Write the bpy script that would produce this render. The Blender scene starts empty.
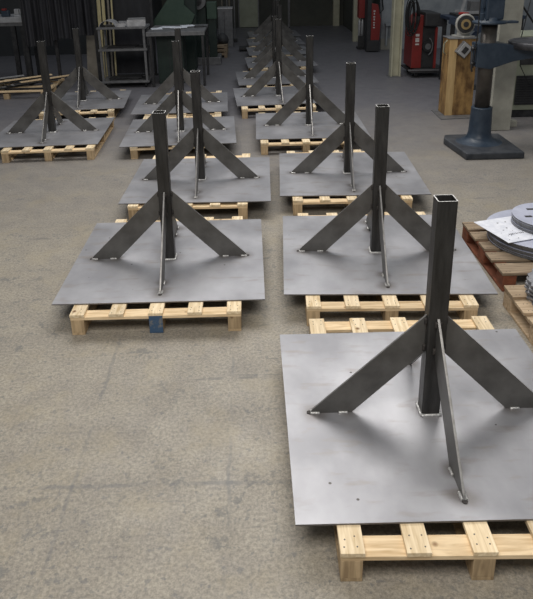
import bpy, bmesh, math, random
from mathutils import Vector, Matrix, Euler
random.seed(7)
scene = bpy.context.scene
COL = scene.collection
PI = math.pi

# ------------------------------------------------------------------ camera
cam_data = bpy.data.cameras.new('camera'); cam = bpy.data.objects.new('camera', cam_data)
COL.objects.link(cam); scene.camera = cam
CX, CY, FPX = 253.35, 199.22, 664.56
cam_data.sensor_fit = 'VERTICAL'; cam_data.sensor_height = 36.0; cam_data.sensor_width = 36.0 * 533 / 599
cam_data.lens = FPX / 599 * 36.0
cam_data.shift_x = (266.5 - CX) / 599
cam_data.shift_y = (CY - 299.5) / 599
cam_data.clip_end = 200
cam.matrix_world = (Matrix.Translation((0, 0, 2.4476)) @ Matrix.Rotation(PI / 2 - 0.3546, 4, 'X')
                    @ Matrix.Rotation(-0.0252, 4, 'Z'))

# ------------------------------------------------------------------ light
world = bpy.data.worlds.new('world'); scene.world = world; world.use_nodes = True
bg = world.node_tree.nodes['Background']
bg.inputs[0].default_value = (0.86, 0.93, 1.0, 1); bg.inputs[1].default_value = 0.18

def area_light(name, loc, target, sx, sy, power, color):
    d = bpy.data.lights.new(name, 'AREA'); d.shape = 'RECTANGLE'; d.size = sx; d.size_y = sy
    d.energy = power; d.color = color
    o = bpy.data.objects.new(name, d); COL.objects.link(o); o.location = loc
    o.rotation_euler = (Vector(target) - Vector(loc)).to_track_quat('-Z', 'Y').to_euler()
    return o
area_light('ceiling_light_middle', (0.3, 8.6, 6.3), (0.2, 3.8, 0), 7.0, 3.0, 425, (1.0, 0.97, 0.93))
area_light('ceiling_light_near', (-0.6, 0.2, 5.4), (-0.2, 4.4, 0), 5.0, 2.6, 262, (1.0, 0.96, 0.90))
area_light('ceiling_light_far', (0.5, 13.0, 6.5), (0.5, 12.0, 0), 7.0, 1.6, 70, (0.90, 0.94, 1.0))

scene.view_settings.view_transform = 'Standard'
scene.view_settings.look = 'None'
scene.view_settings.gamma = 1.0
scene.view_settings.exposure = 0.0
scene.view_settings.use_curve_mapping = False

# ------------------------------------------------------------------ materials
PT = 0.009   # plate thickness
def mat(name, c1, c2=None, scale=8.0, rough=0.6, metal=0.0, bump=0.0, bscale=40.0, detail=6.0,
        stretch=(1, 1, 1), lo=0.35, hi=0.65, rvar=0.0, spec=0.5, coord='Object'):
    m = bpy.data.materials.new(name); m.use_nodes = True
    nt = m.node_tree; N = nt.nodes; L = nt.links; b = N['Principled BSDF']
    b.inputs['Roughness'].default_value = rough; b.inputs['Metallic'].default_value = metal
    b.inputs['Specular IOR Level'].default_value = spec
    b.inputs['Base Color'].default_value = (*c1, 1)
    if c2 is None and bump == 0: return m
    tc = N.new('ShaderNodeTexCoord'); mp = N.new('ShaderNodeMapping')
    mp.inputs['Scale'].default_value = stretch; L.new(tc.outputs[coord], mp.inputs['Vector'])
    if c2 is not None:
        n = N.new('ShaderNodeTexNoise'); n.inputs['Scale'].default_value = scale; n.inputs['Detail'].default_value = detail
        n.inputs['Roughness'].default_value = 0.6
        L.new(mp.outputs[0], n.inputs['Vector'])
        r = N.new('ShaderNodeValToRGB'); r.color_ramp.elements[0].position = lo; r.color_ramp.elements[1].position = hi
        r.color_ramp.elements[0].color = (*c1, 1); r.color_ramp.elements[1].color = (*c2, 1)
        L.new(n.outputs['Fac'], r.inputs[0]); L.new(r.outputs[0], b.inputs['Base Color'])
        if rvar:
            mr = N.new('ShaderNodeMapRange'); mr.inputs[1].default_value = lo; mr.inputs[2].default_value = hi
            mr.inputs[3].default_value = rough - rvar; mr.inputs[4].default_value = rough + rvar
            L.new(n.outputs['Fac'], mr.inputs[0]); L.new(mr.outputs[0], b.inputs['Roughness'])
    if bump:
        n2 = N.new('ShaderNodeTexNoise'); n2.inputs['Scale'].default_value = bscale; n2.inputs['Detail'].default_value = 4
        L.new(mp.outputs[0], n2.inputs['Vector'])
        bp = N.new('ShaderNodeBump'); bp.inputs['Strength'].default_value = bump; bp.inputs['Distance'].default_value = 0.01
        L.new(n2.outputs['Fac'], bp.inputs['Height']); L.new(bp.outputs[0], b.inputs['Normal'])
    return m

JOINTS = (('Y', 2.59, 0.018), ('X', -0.155, 0.012), ('X', -0.93, 0.014), ('Y', 9.6, 0.02))
def floor_material():
    m = bpy.data.materials.new('worn_concrete'); m.use_nodes = True
    nt = m.node_tree; N = nt.nodes; L = nt.links; b = N['Principled BSDF']
    tc = N.new('ShaderNodeTexCoord')
    def noise(s, d, r=0.6, vec=None):
        n = N.new('ShaderNodeTexNoise'); n.inputs['Scale'].default_value = s; n.inputs['Detail'].default_value = d
        n.inputs['Roughness'].default_value = r; L.new(vec or tc.outputs['Object'], n.inputs['Vector']); return n
    def ramp(src, p0, c0, p1, c1):
        r = N.new('ShaderNodeValToRGB'); e = r.color_ramp.elements
        e[0].position = p0; e[0].color = (*c0, 1); e[1].position = p1; e[1].color = (*c1, 1)
        L.new(src, r.inputs[0]); return r
    def mix(a, bb, fac, mode='MIX'):
        x = N.new('ShaderNodeMixRGB'); x.blend_type = mode
        if isinstance(fac, float): x.inputs[0].default_value = fac
        else: L.new(fac, x.inputs[0])
        for i, s in ((1, a), (2, bb)):
            if isinstance(s, tuple): x.inputs[i].default_value = (*s, 1)
            else: L.new(s, x.inputs[i])
        return x.outputs[0]
    base = ramp(noise(0.7, 8, 0.62).outputs['Fac'], 0.36, (0.285, 0.258, 0.216), 0.66, (0.340, 0.308, 0.254))
    mid = ramp(noise(5.5, 10, 0.72).outputs['Fac'], 0.34, (0.84, 0.84, 0.86), 0.66, (1.10, 1.09, 1.06))
    fine = ramp(noise(55, 8, 0.85).outputs['Fac'], 0.41, (0.56, 0.56, 0.57), 0.59, (1.33, 1.32, 1.30))
    c = mix(base.outputs[0], mid.outputs[0], 0.9, 'MULTIPLY')
    c = mix(c, fine.outputs[0], 0.8, 'MULTIPLY')
    # dark stains
    st = ramp(noise(1.5, 9, 0.74).outputs['Fac'], 0.47, (0, 0, 0), 0.57, (1, 1, 1))
    sp = ramp(noise(11, 9, 0.75).outputs['Fac'], 0.535, (0, 0, 0), 0.575, (1, 1, 1))
    stain = mix(st.outputs[0], sp.outputs[0], 1.0, 'MULTIPLY')
    c = mix(c, (0.115, 0.118, 0.120), mix((0, 0, 0), stain, 0.62))
    c = mix(c, (0.135, 0.135, 0.135), mix((0, 0, 0), ramp(noise(26, 3, 0.5).outputs['Fac'], 0.62, (0, 0, 0), 0.66, (1, 1, 1)).outputs[0], 0.55))
    c = mix(c, (0.36, 0.30, 0.19), mix((0, 0, 0), ramp(noise(2.3, 6, 0.7).outputs['Fac'], 0.50, (0, 0, 0), 0.66, (1, 1, 1)).outputs[0], 0.32))
    # pale scuffs
    mp = N.new('ShaderNodeMapping'); mp.inputs['Scale'].default_value = (1, 0.5, 1); mp.inputs['Rotation'].default_value = (0, 0, 0.9)
    L.new(tc.outputs['Object'], mp.inputs['Vector'])
    sc = ramp(noise(24, 8, 0.75, mp.outputs[0]).outputs['Fac'], 0.60, (0, 0, 0), 0.72, (1, 1, 1))
    c = mix(c, (0.43, 0.42, 0.38), mix((0, 0, 0), sc.outputs[0], 0.38))
    # fine cracks
    for rot, sx, sy, p0, amt in ((0.02, 0.5, 7, 0.66, 0.6), (1.5, 0.6, 9, 0.66, 0.55), (0.6, 1.6, 45, 0.67, 0.6)):
        m2 = N.new('ShaderNodeMapping'); m2.inputs['Scale'].default_value = (sx, sy, 1); m2.inputs['Rotation'].default_value = (0, 0, rot)
        L.new(tc.outputs['Object'], m2.inputs['Vector'])
        cr = ramp(noise(1.3, 4, 0.6, m2.outputs[0]).outputs['Fac'], p0, (0, 0, 0), p0 + 0.04, (1, 1, 1))
        brk = ramp(noise(9, 4, 0.6).outputs['Fac'], 0.42, (0, 0, 0), 0.55, (1, 1, 1))
        c = mix(c, (0.12, 0.118, 0.115), mix((0, 0, 0), mix(cr.outputs[0], brk.outputs[0], 1.0, 'MULTIPLY'), amt))
    # worn joints in the slab
    sj = N.new('ShaderNodeSeparateXYZ'); wv = noise(3.5, 5, 0.7)
    wa = N.new('ShaderNodeVectorMath'); wa.operation = 'MULTIPLY_ADD'; wa.inputs[1].default_value = (0.05, 0.05, 0); L.new(wv.outputs['Color'], wa.inputs[0]); L.new(tc.outputs['Object'], wa.inputs[2])
    L.new(wa.outputs[0], sj.inputs[0])
    for axis, pos, wid in JOINTS:
        a1 = N.new('ShaderNodeMath'); a1.operation = 'SUBTRACT'; a1.inputs[1].default_value = pos + 0.025; L.new(sj.outputs[axis], a1.inputs[0])
        a2 = N.new('ShaderNodeMath'); a2.operation = 'ABSOLUTE'; L.new(a1.outputs[0], a2.inputs[0])
        jr = ramp(a2.outputs[0], wid * 0.4, (1, 1, 1), wid, (0, 0, 0))
        brk = ramp(noise(2.6, 7, 0.75).outputs['Fac'], 0.42, (0, 0, 0), 0.58, (1, 1, 1))
        c = mix(c, (0.135, 0.135, 0.135), mix((0, 0, 0), mix(jr.outputs[0], brk.outputs[0], 1.0, 'MULTIPLY'), 0.55))
    # light falling off down the hall, painted in as a darker, cooler floor
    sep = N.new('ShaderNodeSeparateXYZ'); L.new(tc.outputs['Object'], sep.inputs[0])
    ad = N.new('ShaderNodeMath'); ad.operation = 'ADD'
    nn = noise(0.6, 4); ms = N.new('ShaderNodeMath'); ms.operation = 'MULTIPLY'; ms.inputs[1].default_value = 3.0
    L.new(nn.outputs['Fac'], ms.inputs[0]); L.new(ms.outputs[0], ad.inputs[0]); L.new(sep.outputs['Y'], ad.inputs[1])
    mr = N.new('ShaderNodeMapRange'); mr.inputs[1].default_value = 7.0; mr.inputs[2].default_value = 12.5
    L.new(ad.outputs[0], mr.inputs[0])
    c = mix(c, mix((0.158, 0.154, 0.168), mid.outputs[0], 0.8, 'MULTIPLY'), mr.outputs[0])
    L.new(c, b.inputs['Base Color'])
    rr = ramp(noise(3, 6).outputs['Fac'], 0.3, (0.42, 0.42, 0.42), 0.7, (0.62, 0.62, 0.62)); L.new(rr.outputs[0], b.inputs['Roughness'])
    bp = N.new('ShaderNodeBump'); bp.inputs['Strength'].default_value = 0.25; bp.inputs['Distance'].default_value = 0.004
    L.new(noise(60, 6, 0.7).outputs['Fac'], bp.inputs['Height']); L.new(bp.outputs[0], b.inputs['Normal'])
    return m

def wood_material(name, c1, c2, knot, axis='Y'):
    m = bpy.data.materials.new(name); m.use_nodes = True
    nt = m.node_tree; N = nt.nodes; L = nt.links; b = N['Principled BSDF']
    b.inputs['Roughness'].default_value = 0.75; b.inputs['Specular IOR Level'].default_value = 0.25
    tc = N.new('ShaderNodeTexCoord'); oi = N.new('ShaderNodeObjectInfo')
    mp = N.new('ShaderNodeMapping'); s = {'Y': (9, 0.9, 9), 'X': (0.9, 9, 9), 'Z': (9, 9, 0.9)}[axis]
    mp.inputs['Scale'].default_value = s
    vm = N.new('ShaderNodeVectorMath'); vm.operation = 'ADD'
    cb = N.new('ShaderNodeCombineXYZ'); mu = N.new('ShaderNodeMath'); mu.operation = 'MULTIPLY'; mu.inputs[1].default_value = 37
    L.new(oi.outputs['Random'], mu.inputs[0]); L.new(mu.outputs[0], cb.inputs[0]); L.new(mu.outputs[0], cb.inputs[1])
    L.new(tc.outputs['Object'], vm.inputs[0]); L.new(cb.outputs[0], vm.inputs[1]); L.new(vm.outputs[0], mp.inputs['Vector'])
    n = N.new('ShaderNodeTexNoise'); n.inputs['Scale'].default_value = 5; n.inputs['Detail'].default_value = 7; n.inputs['Distortion'].default_value = 0.6
    L.new(mp.outputs[0], n.inputs['Vector'])
    r = N.new('ShaderNodeValToRGB'); e = r.color_ramp.elements
    e[0].position = 0.3; e[0].color = (*c1, 1); e[1].position = 0.62; e[1].color = (*c2, 1); L.new(n.outputs['Fac'], r.inputs[0])
    vo = N.new('ShaderNodeTexVoronoi'); vo.inputs['Scale'].default_value = 7; L.new(vm.outputs[0], vo.inputs['Vector'])
    kr = N.new('ShaderNodeValToRGB'); ke = kr.color_ramp.elements
    ke[0].position = 0.05; ke[0].color = (1, 1, 1, 1); ke[1].position = 0.13; ke[1].color = (0, 0, 0, 1); L.new(vo.outputs['Distance'], kr.inputs[0])
    x = N.new('ShaderNodeMixRGB'); x.inputs[2].default_value = (*knot, 1)
    L.new(kr.outputs[0], x.inputs[0]); L.new(r.outputs[0], x.inputs[1])
    # each board has its own tone
    hs = N.new('ShaderNodeHueSaturation'); mr = N.new('ShaderNodeMapRange'); mr.inputs[3].default_value = 0.82; mr.inputs[4].default_value = 1.12
    L.new(oi.outputs['Random'], mr.inputs[0]); L.new(mr.outputs[0], hs.inputs['Value']); L.new(x.outputs[0], hs.inputs['Color'])
    L.new(hs.outputs[0], b.inputs['Base Color'])
    return m

def plate_material():
    m = bpy.data.materials.new('hot_rolled_sheet'); m.use_nodes = True
    nt = m.node_tree; N = nt.nodes; L = nt.links; b = N['Principled BSDF']
    tc = N.new('ShaderNodeTexCoord'); oi = N.new('ShaderNodeObjectInfo')
    cb = N.new('ShaderNodeCombineXYZ'); mu = N.new('ShaderNodeMath'); mu.operation = 'MULTIPLY'; mu.inputs[1].default_value = 23
    L.new(oi.outputs['Random'], mu.inputs[0]); L.new(mu.outputs[0], cb.inputs[0]); L.new(mu.outputs[0], cb.inputs[2])
    vm = N.new('ShaderNodeVectorMath'); vm.operation = 'ADD'; L.new(tc.outputs['Object'], vm.inputs[0]); L.new(cb.outputs[0], vm.inputs[1])
    def noise(s, d, st=(1, 1, 1)):
        mp = N.new('ShaderNodeMapping'); mp.inputs['Scale'].default_value = st; L.new(vm.outputs[0], mp.inputs['Vector'])
        n = N.new('ShaderNodeTexNoise'); n.inputs['Scale'].default_value = s; n.inputs['Detail'].default_value = d; L.new(mp.outputs[0], n.inputs['Vector']); return n
    r = N.new('ShaderNodeValToRGB'); e = r.color_ramp.elements
    e[0].position = 0.36; e[0].color = (0.262, 0.261, 0.278, 1); e[1].position = 0.64; e[1].color = (0.400, 0.398, 0.420, 1)
    L.new(noise(2.6, 6, (1, 0.7, 1)).outputs['Fac'], r.inputs[0])
    r2 = N.new('ShaderNodeValToRGB'); e = r2.color_ramp.elements
    e[0].position = 0.56; e[0].color = (0, 0, 0, 1); e[1].position = 0.72; e[1].color = (0.5, 0.5, 0.5, 1)
    L.new(noise(5, 8, (1, 3, 1)).outputs['Fac'], r2.inputs[0])
    x = N.new('ShaderNodeMixRGB'); x.inputs[2].default_value = (0.25, 0.215, 0.185, 1); L.new(r2.outputs[0], x.inputs[0]); L.new(r.outputs[0], x.inputs[1])
    # tiny dark pits and laser starts
    vo = N.new('ShaderNodeTexVoronoi'); vo.inputs['Scale'].default_value = 6; L.new(vm.outputs[0], vo.inputs['Vector'])
    r3 = N.new('ShaderNodeValToRGB'); e = r3.color_ramp.elements
    e[0].position = 0.035; e[0].color = (1, 1, 1, 1); e[1].position = 0.05; e[1].color = (0, 0, 0, 1); L.new(vo.outputs['Distance'], r3.inputs[0])
    x2 = N.new('ShaderNodeMixRGB'); x2.inputs[2].default_value = (0.08, 0.07, 0.065, 1); L.new(r3.outputs[0], x2.inputs[0]); L.new(x.outputs[0], x2.inputs[1])
    col = x2.outputs[0]
    wob = noise(9, 4)
    for px, py, r in ((0.60, 0, 0.085), (-0.60, 0, 0.085), (0, 0.60, 0.085), (0, -0.60, 0.085), (0.43, 0, 0.06), (-0.43, 0, 0.06), (0, 0.43, 0.06), (0, -0.43, 0.06), (0, 0, 0.115)):
        di = N.new('ShaderNodeVectorMath'); di.operation = 'DISTANCE'; di.inputs[1].default_value = (px, py, PT)
        L.new(tc.outputs['Object'], di.inputs[0])
        ad = N.new('ShaderNodeMath'); ad.operation = 'MULTIPLY_ADD'; ad.inputs[1].default_value = 0.07
        L.new(wob.outputs['Fac'], ad.inputs[0]); L.new(di.outputs['Value'], ad.inputs[2])
        mr = N.new('ShaderNodeMapRange'); mr.interpolation_type = 'SMOOTHSTEP'
        mr.inputs[1].default_value = r + 0.06; mr.inputs[2].default_value = 0.045; mr.inputs[3].default_value = 0.0; mr.inputs[4].default_value = 0.62
        L.new(ad.outputs[0], mr.inputs[0])
        xx = N.new('ShaderNodeMixRGB'); xx.inputs[2].default_value = (0.105, 0.085, 0.07, 1); L.new(mr.outputs[0], xx.inputs[0]); L.new(col, xx.inputs[1]); col = xx.outputs[0]
    L.new(col, b.inputs['Base Color'])
    b.inputs['Metallic'].default_value = 0.42
    rr = N.new('ShaderNodeMapRange'); rr.inputs[3].default_value = 0.32; rr.inputs[4].default_value = 0.56
    L.new(noise(3.3, 5).outputs['Fac'], rr.inputs[0]); L.new(rr.outputs[0], b.inputs['Roughness'])
    return m

M = dict(
    floor=floor_material(), plate=plate_material(),
    plate_edge=mat('cut_plate_edge', (0.16, 0.15, 0.15), (0.22, 0.21, 0.20), 30, 0.5, 0.5),
    post=mat('mill_scale_tube', (0.030, 0.029, 0.028), (0.062, 0.060, 0.058), 7, 0.42, 0.55, 0.15, 60, stretch=(3, 3, 0.5), rvar=0.08),
    post_rim=mat('sawn_steel_rim', (0.50, 0.49, 0.48), (0.60, 0.59, 0.58), 12, 0.5, 0.3),
    gusset=mat('rolled_flat_bar', (0.098, 0.094, 0.089), (0.165, 0.160, 0.152), 4.5, 0.45, 0.5, 0.08, 50, rvar=0.08),
    gusset_edge=mat('bar_edge', (0.23, 0.22, 0.21), (0.36, 0.35, 0.34), 20, 0.4, 0.6),
    weld=mat('weld_metal', (0.50, 0.49, 0.48), (0.80, 0.79, 0.77), 80, 0.35, 0.7, 0.5, 140),
    burn=mat('weld_burn', (0.035, 0.03, 0.028), (0.07, 0.06, 0.055), 50, 0.7, 0.2),
    pine=wood_material('fresh_pine', (0.62, 0.46, 0.26), (0.92, 0.76, 0.53), (0.22, 0.12, 0.06), 'Y'),
    pine_x=wood_material('fresh_pine_cross', (0.60, 0.42, 0.23), (0.90, 0.70, 0.45), (0.22, 0.12, 0.06), 'X'),
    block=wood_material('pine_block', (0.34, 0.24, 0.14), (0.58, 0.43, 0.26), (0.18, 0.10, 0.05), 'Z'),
    old_x=wood_material('weathered_board', (0.19, 0.14, 0.095), (0.38, 0.29, 0.20), (0.10, 0.07, 0.05), 'X'),
    old_tan=wood_material('tan_board', (0.34, 0.24, 0.15), (0.56, 0.43, 0.29), (0.16, 0.09, 0.05), 'X'),
    red_wood=mat('red_painted_wood', (0.13, 0.040, 0.020), (0.26, 0.085, 0.040), 9, 0.75, 0, 0.2, 40, stretch=(1, 1, 3)),
    blue_paint=mat('blue_paint_on_wood', (0.050, 0.10, 0.18), (0.26, 0.23, 0.18), 11, 0.7, 0, 0.2, 50, lo=0.50, hi=0.62),
    nail=mat('nail_head', (0.10, 0.09, 0.085), None, rough=0.5, metal=0.6),
    disc=mat('sheet_disc', (0.47, 0.49, 0.60), (0.60, 0.62, 0.74), 5, 0.45, 0.35),
    disc_edge=mat('disc_edge', (0.10, 0.10, 0.10), (0.20, 0.20, 0.20), 40, 0.5, 0.4),
    white_sheet=mat('spattered_sheet', (0.68, 0.70, 0.78), (0.88, 0.89, 0.95), 16, 0.5, 0.0),
    ink=mat('black_ink', (0.02, 0.02, 0.022), None, rough=0.7),
    steel_cut=mat('cut_steel', (0.20, 0.20, 0.21), (0.36, 0.36, 0.38), 12, 0.45, 0.5),
    drill_blue=mat('machine_blue', (0.020, 0.034, 0.056), (0.038, 0.056, 0.082), 7, 0.42, 0.0, 0.15, 60, rvar=0.07),
    drill_base=mat('greasy_cast_iron', (0.035, 0.04, 0.05), (0.075, 0.08, 0.09), 9, 0.55, 0.3, 0.3, 50),
    column_steel=mat('oiled_column_steel', (0.055, 0.048, 0.043), (0.10, 0.09, 0.08), 6, 0.38, 0.5, rvar=0.06),
    table_iron=mat('table_iron', (0.05, 0.05, 0.055), (0.10, 0.10, 0.11), 12, 0.45, 0.4),
    oak=mat('oil_stained_timber', (0.13, 0.065, 0.022), (0.42, 0.25, 0.09), 4, 0.6, 0, 0.15, 30, stretch=(2, 2, 0.9), lo=0.38, hi=0.62),
    oak_front=mat('pale_timber', (0.46, 0.30, 0.13), (0.60, 0.42, 0.20), 5, 0.6, 0, 0.1, 30, stretch=(4, 4, 0.6)),
    grind_grey=mat('grinder_casting', (0.34, 0.33, 0.30), (0.46, 0.45, 0.42), 12, 0.5),
    dark_metal=mat('dark_metal', (0.022, 0.022, 0.024), (0.05, 0.05, 0.052), 10, 0.5, 0.3),
    grey_metal=mat('grey_metal', (0.13, 0.13, 0.135), (0.20, 0.20, 0.205), 10, 0.5, 0.3),
    light_metal=mat('light_metal', (0.38, 0.38, 0.39), (0.55, 0.55, 0.56), 8, 0.4, 0.4),
    brass=mat('brass_wheel', (0.36, 0.26, 0.12), None, rough=0.5, metal=0.3),
    red=mat('red_enamel', (0.27, 0.026, 0.022), (0.21, 0.026, 0.022), 5, 0.4),
    white=mat('white_print', (0.62, 0.58, 0.56), None, rough=0.6),
    rubber=mat('black_rubber', (0.016, 0.016, 0.017), None, rough=0.65),
    black=mat('black_plastic', (0.024, 0.024, 0.026), (0.04, 0.04, 0.042), 9, 0.55),
    curtain=mat('black_curtain', (0.012, 0.012, 0.015), (0.030, 0.030, 0.036), 3, 0.6, stretch=(2, 2, 0.6)),
    cream=mat('cream_column_paint', (0.42, 0.40, 0.29), (0.55, 0.53, 0.40), 4, 0.55),
    concrete=mat('pale_pillar_paint', (0.30, 0.29, 0.25), (0.43, 0.42, 0.36), 3.5, 0.8, 0, 0.2, 40),
    wall_pale=mat('pale_blockwork', (0.27, 0.29, 0.31), (0.40, 0.42, 0.43), 3.0, 0.85, 0, 0.3, 18),
    wall_dark=mat('dark_hall_wall', (0.055, 0.058, 0.052), (0.105, 0.105, 0.085), 0.8, 0.85),
    wall_left=mat('dark_grey_wall', (0.035, 0.036, 0.038), (0.060, 0.062, 0.062), 1.0, 0.85),  # plain dark grey, slightly mottled
    cab=mat('sage_cabinet_paint', (0.28, 0.30, 0.22), (0.36, 0.38, 0.29), 3, 0.5),
    green=mat('green_machine_paint', (0.030, 0.065, 0.045), (0.05, 0.09, 0.062), 5, 0.5),
    green_dark=mat('dark_green_paint', (0.010, 0.022, 0.018), (0.018, 0.034, 0.027), 5, 0.55),
    yellow_wood=mat('yellow_plank', (0.48, 0.40, 0.20), (0.60, 0.52, 0.30), 6, 0.65, stretch=(5, 5, 0.5)),
    brown_panel=mat('brown_board', (0.16, 0.14, 0.11), (0.24, 0.21, 0.17), 5, 0.7),
    paper=mat('white_paper', (0.80, 0.84, 0.90), (0.90, 0.92, 0.95), 30, 0.7),
    blue_metal=mat('blue_bench_paint', (0.018, 0.028, 0.05), (0.03, 0.045, 0.08), 8, 0.5),
)

# ------------------------------------------------------------------ mesh helpers
class MB:
    def __init__(s): s.bm = bmesh.new(); s.mats = []
    def _mi(s, m):
        if m not in s.mats: s.mats.append(m)
        return s.mats.index(m)
    def _take(s, tmp, m, smooth=False):
        mi = s._mi(m)
        vm = {v: s.bm.verts.new(v.co) for v in tmp.verts}
        for f in tmp.faces:
            try: nf = s.bm.faces.new([vm[v] for v in f.verts])
            except ValueError: continue
            nf.material_index = mi; nf.smooth = smooth
        tmp.free(); return s
    def box(s, x0, x1, y0, y1, z0, z1, m, bev=0.0, mtx=None):
        t = bmesh.new(); bmesh.ops.create_cube(t, size=1)
        for v in t.verts:
            v.co = Vector(((x0 + x1) / 2 + v.co.x * (x1 - x0), (y0 + y1) / 2 + v.co.y * (y1 - y0), (z0 + z1) / 2 + v.co.z * (z1 - z0)))
        if bev: bmesh.ops.bevel(t, geom=t.edges[:], offset=bev, segments=2, affect='EDGES', profile=0.6)
        if mtx: t.transform(mtx)
        return s._take(t, m)
    def beam(s, p, q, w, h, m, bev=0.0, up=(0, 0, 1)):
        p, q = Vector(p), Vector(q); d = (q - p); ln = d.length; d.normalize()
        up = Vector(up)
        if abs(d.dot(up)) > 0.99: up = Vector((0, 1, 0))
        x = d.cross(up).normalized(); z = x.cross(d)
        mt = Matrix((x, d, z)).transposed().to_4x4(); mt.translation = p
        return s.box(-w / 2, w / 2, 0, ln, -h / 2, h / 2, m, bev, mt)
    def cyl(s, p, q, r, m, n=20, r2=None, bev=0.0, smooth=True):
        p, q = Vector(p), Vector(q); d = q - p
        t = bmesh.new(); bmesh.ops.create_cone(t, cap_ends=True, segments=n, radius1=r, radius2=r if r2 is None else r2, depth=d.length)
        if bev:
            es = [e for e in t.edges if len(e.link_faces) == 2 and any(len(f.verts) > 4 for f in e.link_faces)]
            bmesh.ops.bevel(t, geom=es, offset=bev, segments=2, affect='EDGES')
        mt = d.to_track_quat('Z', 'Y').to_matrix().to_4x4(); mt.translation = (p + q) / 2; t.transform(mt)
        mi = s._mi(m); vm = {v: s.bm.verts.new(v.co) for v in t.verts}
        for f in t.faces:
            nf = s.bm.faces.new([vm[v] for v in f.verts]); nf.material_index = mi; nf.smooth = smooth and len(f.verts) <= 4
        t.free(); return s
    def path(s, pts, r, m, n=8):
        pts = [Vector(p) for p in pts]; rings = []
        mi = s._mi(m)
        for i, p in enumerate(pts):
            d = (pts[min(i + 1, len(pts) - 1)] - pts[max(i - 1, 0)]).normalized()
            u = Vector((0, 0, 1)) if abs(d.z) < 0.9 else Vector((0, 1, 0))
            a = d.cross(u).normalized(); b = a.cross(d)
            rings.append([s.bm.verts.new(p + (a * math.cos(k * 2 * PI / n) + b * math.sin(k * 2 * PI / n)) * r) for k in range(n)])
        for i in range(len(rings) - 1):
            for k in range(n):
                f = s.bm.faces.new([rings[i][k], rings[i][(k + 1) % n], rings[i + 1][(k + 1) % n], rings[i + 1][k]]); f.smooth = True; f.material_index = mi
        for rg in (rings[0], rings[-1]):
            f = s.bm.faces.new(rg); f.material_index = mi
        return s
    def prism(s, poly, axis, a, b, m, bev=0.0, edge=None):
        """poly in the plane across the axis, extruded from a to b"""
        def P(u, v, w): return Vector({'X': (w, u, v), 'Y': (u, w, v), 'Z': (u, v, w)}[axis])
        t = bmesh.new(); lo = [t.verts.new(P(u, v, a)) for u, v in poly]; hi = [t.verts.new(P(u, v, b)) for u, v in poly]
        n = len(poly); caps = [t.faces.new(lo), t.faces.new(hi[::-1])]
        for i in range(n): t.faces.new([lo[i], hi[i], hi[(i + 1) % n], lo[(i + 1) % n]])
        bmesh.ops.recalc_face_normals(t, faces=t.faces[:])
        if bev: bmesh.ops.bevel(t, geom=t.edges[:], offset=bev, segments=2, affect='EDGES', profile=0.6)
        if edge is None: return s._take(t, m)
        mi, me = s._mi(m), s._mi(edge); vm = {v: s.bm.verts.new(v.co) for v in t.verts}
        ax = 'XYZ'.index(axis)
        for f in t.faces:
            f.normal_update()
            nf = s.bm.faces.new([vm[v] for v in f.verts]); nf.material_index = mi if abs(f.normal[ax]) > 0.8 else me
        t.free(); return s
    def lathe(s, prof, m, c=(0, 0, 0), n=32):
        mi = s._mi(m); rings = []
        for r, z in prof:
            rings.append([s.bm.verts.new((c[0] + r * math.cos(k * 2 * PI / n), c[1] + r * math.sin(k * 2 * PI / n), c[2] + z)) for k in range(n)] if r > 1e-5 else [s.bm.verts.new((c[0], c[1], c[2] + z))])
        for i in range(len(rings) - 1):
            A, B = rings[i], rings[i + 1]
            for k in range(n):
                if len(A) == 1 and len(B) == 1: continue
                if len(A) == 1: vs = [A[0], B[k], B[(k + 1) % n]]
                elif len(B) == 1: vs = [A[k], A[(k + 1) % n], B[0]]
                else: vs = [A[k], A[(k + 1) % n], B[(k + 1) % n], B[k]]
                f = s.bm.faces.new(vs); f.material_index = mi; f.smooth = True
        return s
    def build(s, name, parent=None, loc=None, rz=0):
        bmesh.ops.recalc_face_normals(s.bm, faces=s.bm.faces[:])
        me = bpy.data.meshes.new(name); s.bm.to_mesh(me); s.bm.free()
        for m in s.mats: me.materials.append(M[m])
        o = bpy.data.objects.new(name, me); COL.objects.link(o)
        if parent: o.parent = parent
        if loc: o.location = loc
        if rz: o.rotation_euler.z = rz
        return o

def tag(o, label=None, cat=None, group=None, kind=None):
    if label: o['label'] = label
    if cat: o['category'] = cat
    if group: o['group'] = group
    if kind: o['kind'] = kind
    return o
def thing(name, label, cat, loc=(0, 0, 0), rz=0, group=None):
    o = bpy.data.objects.new(name, None); COL.objects.link(o); o.empty_display_size = 0.1
    o.location = loc; o.rotation_euler = (0, 0, rz)
    return tag(o, label, cat, group)
def copy_tree(o, parent=None):
    c = o.copy(); COL.objects.link(c)
    if parent is not None: c.parent = parent
    for ch in list(o.children): copy_tree(ch, c)
    return c
def struct(o): return tag(o, kind='structure')

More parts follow.
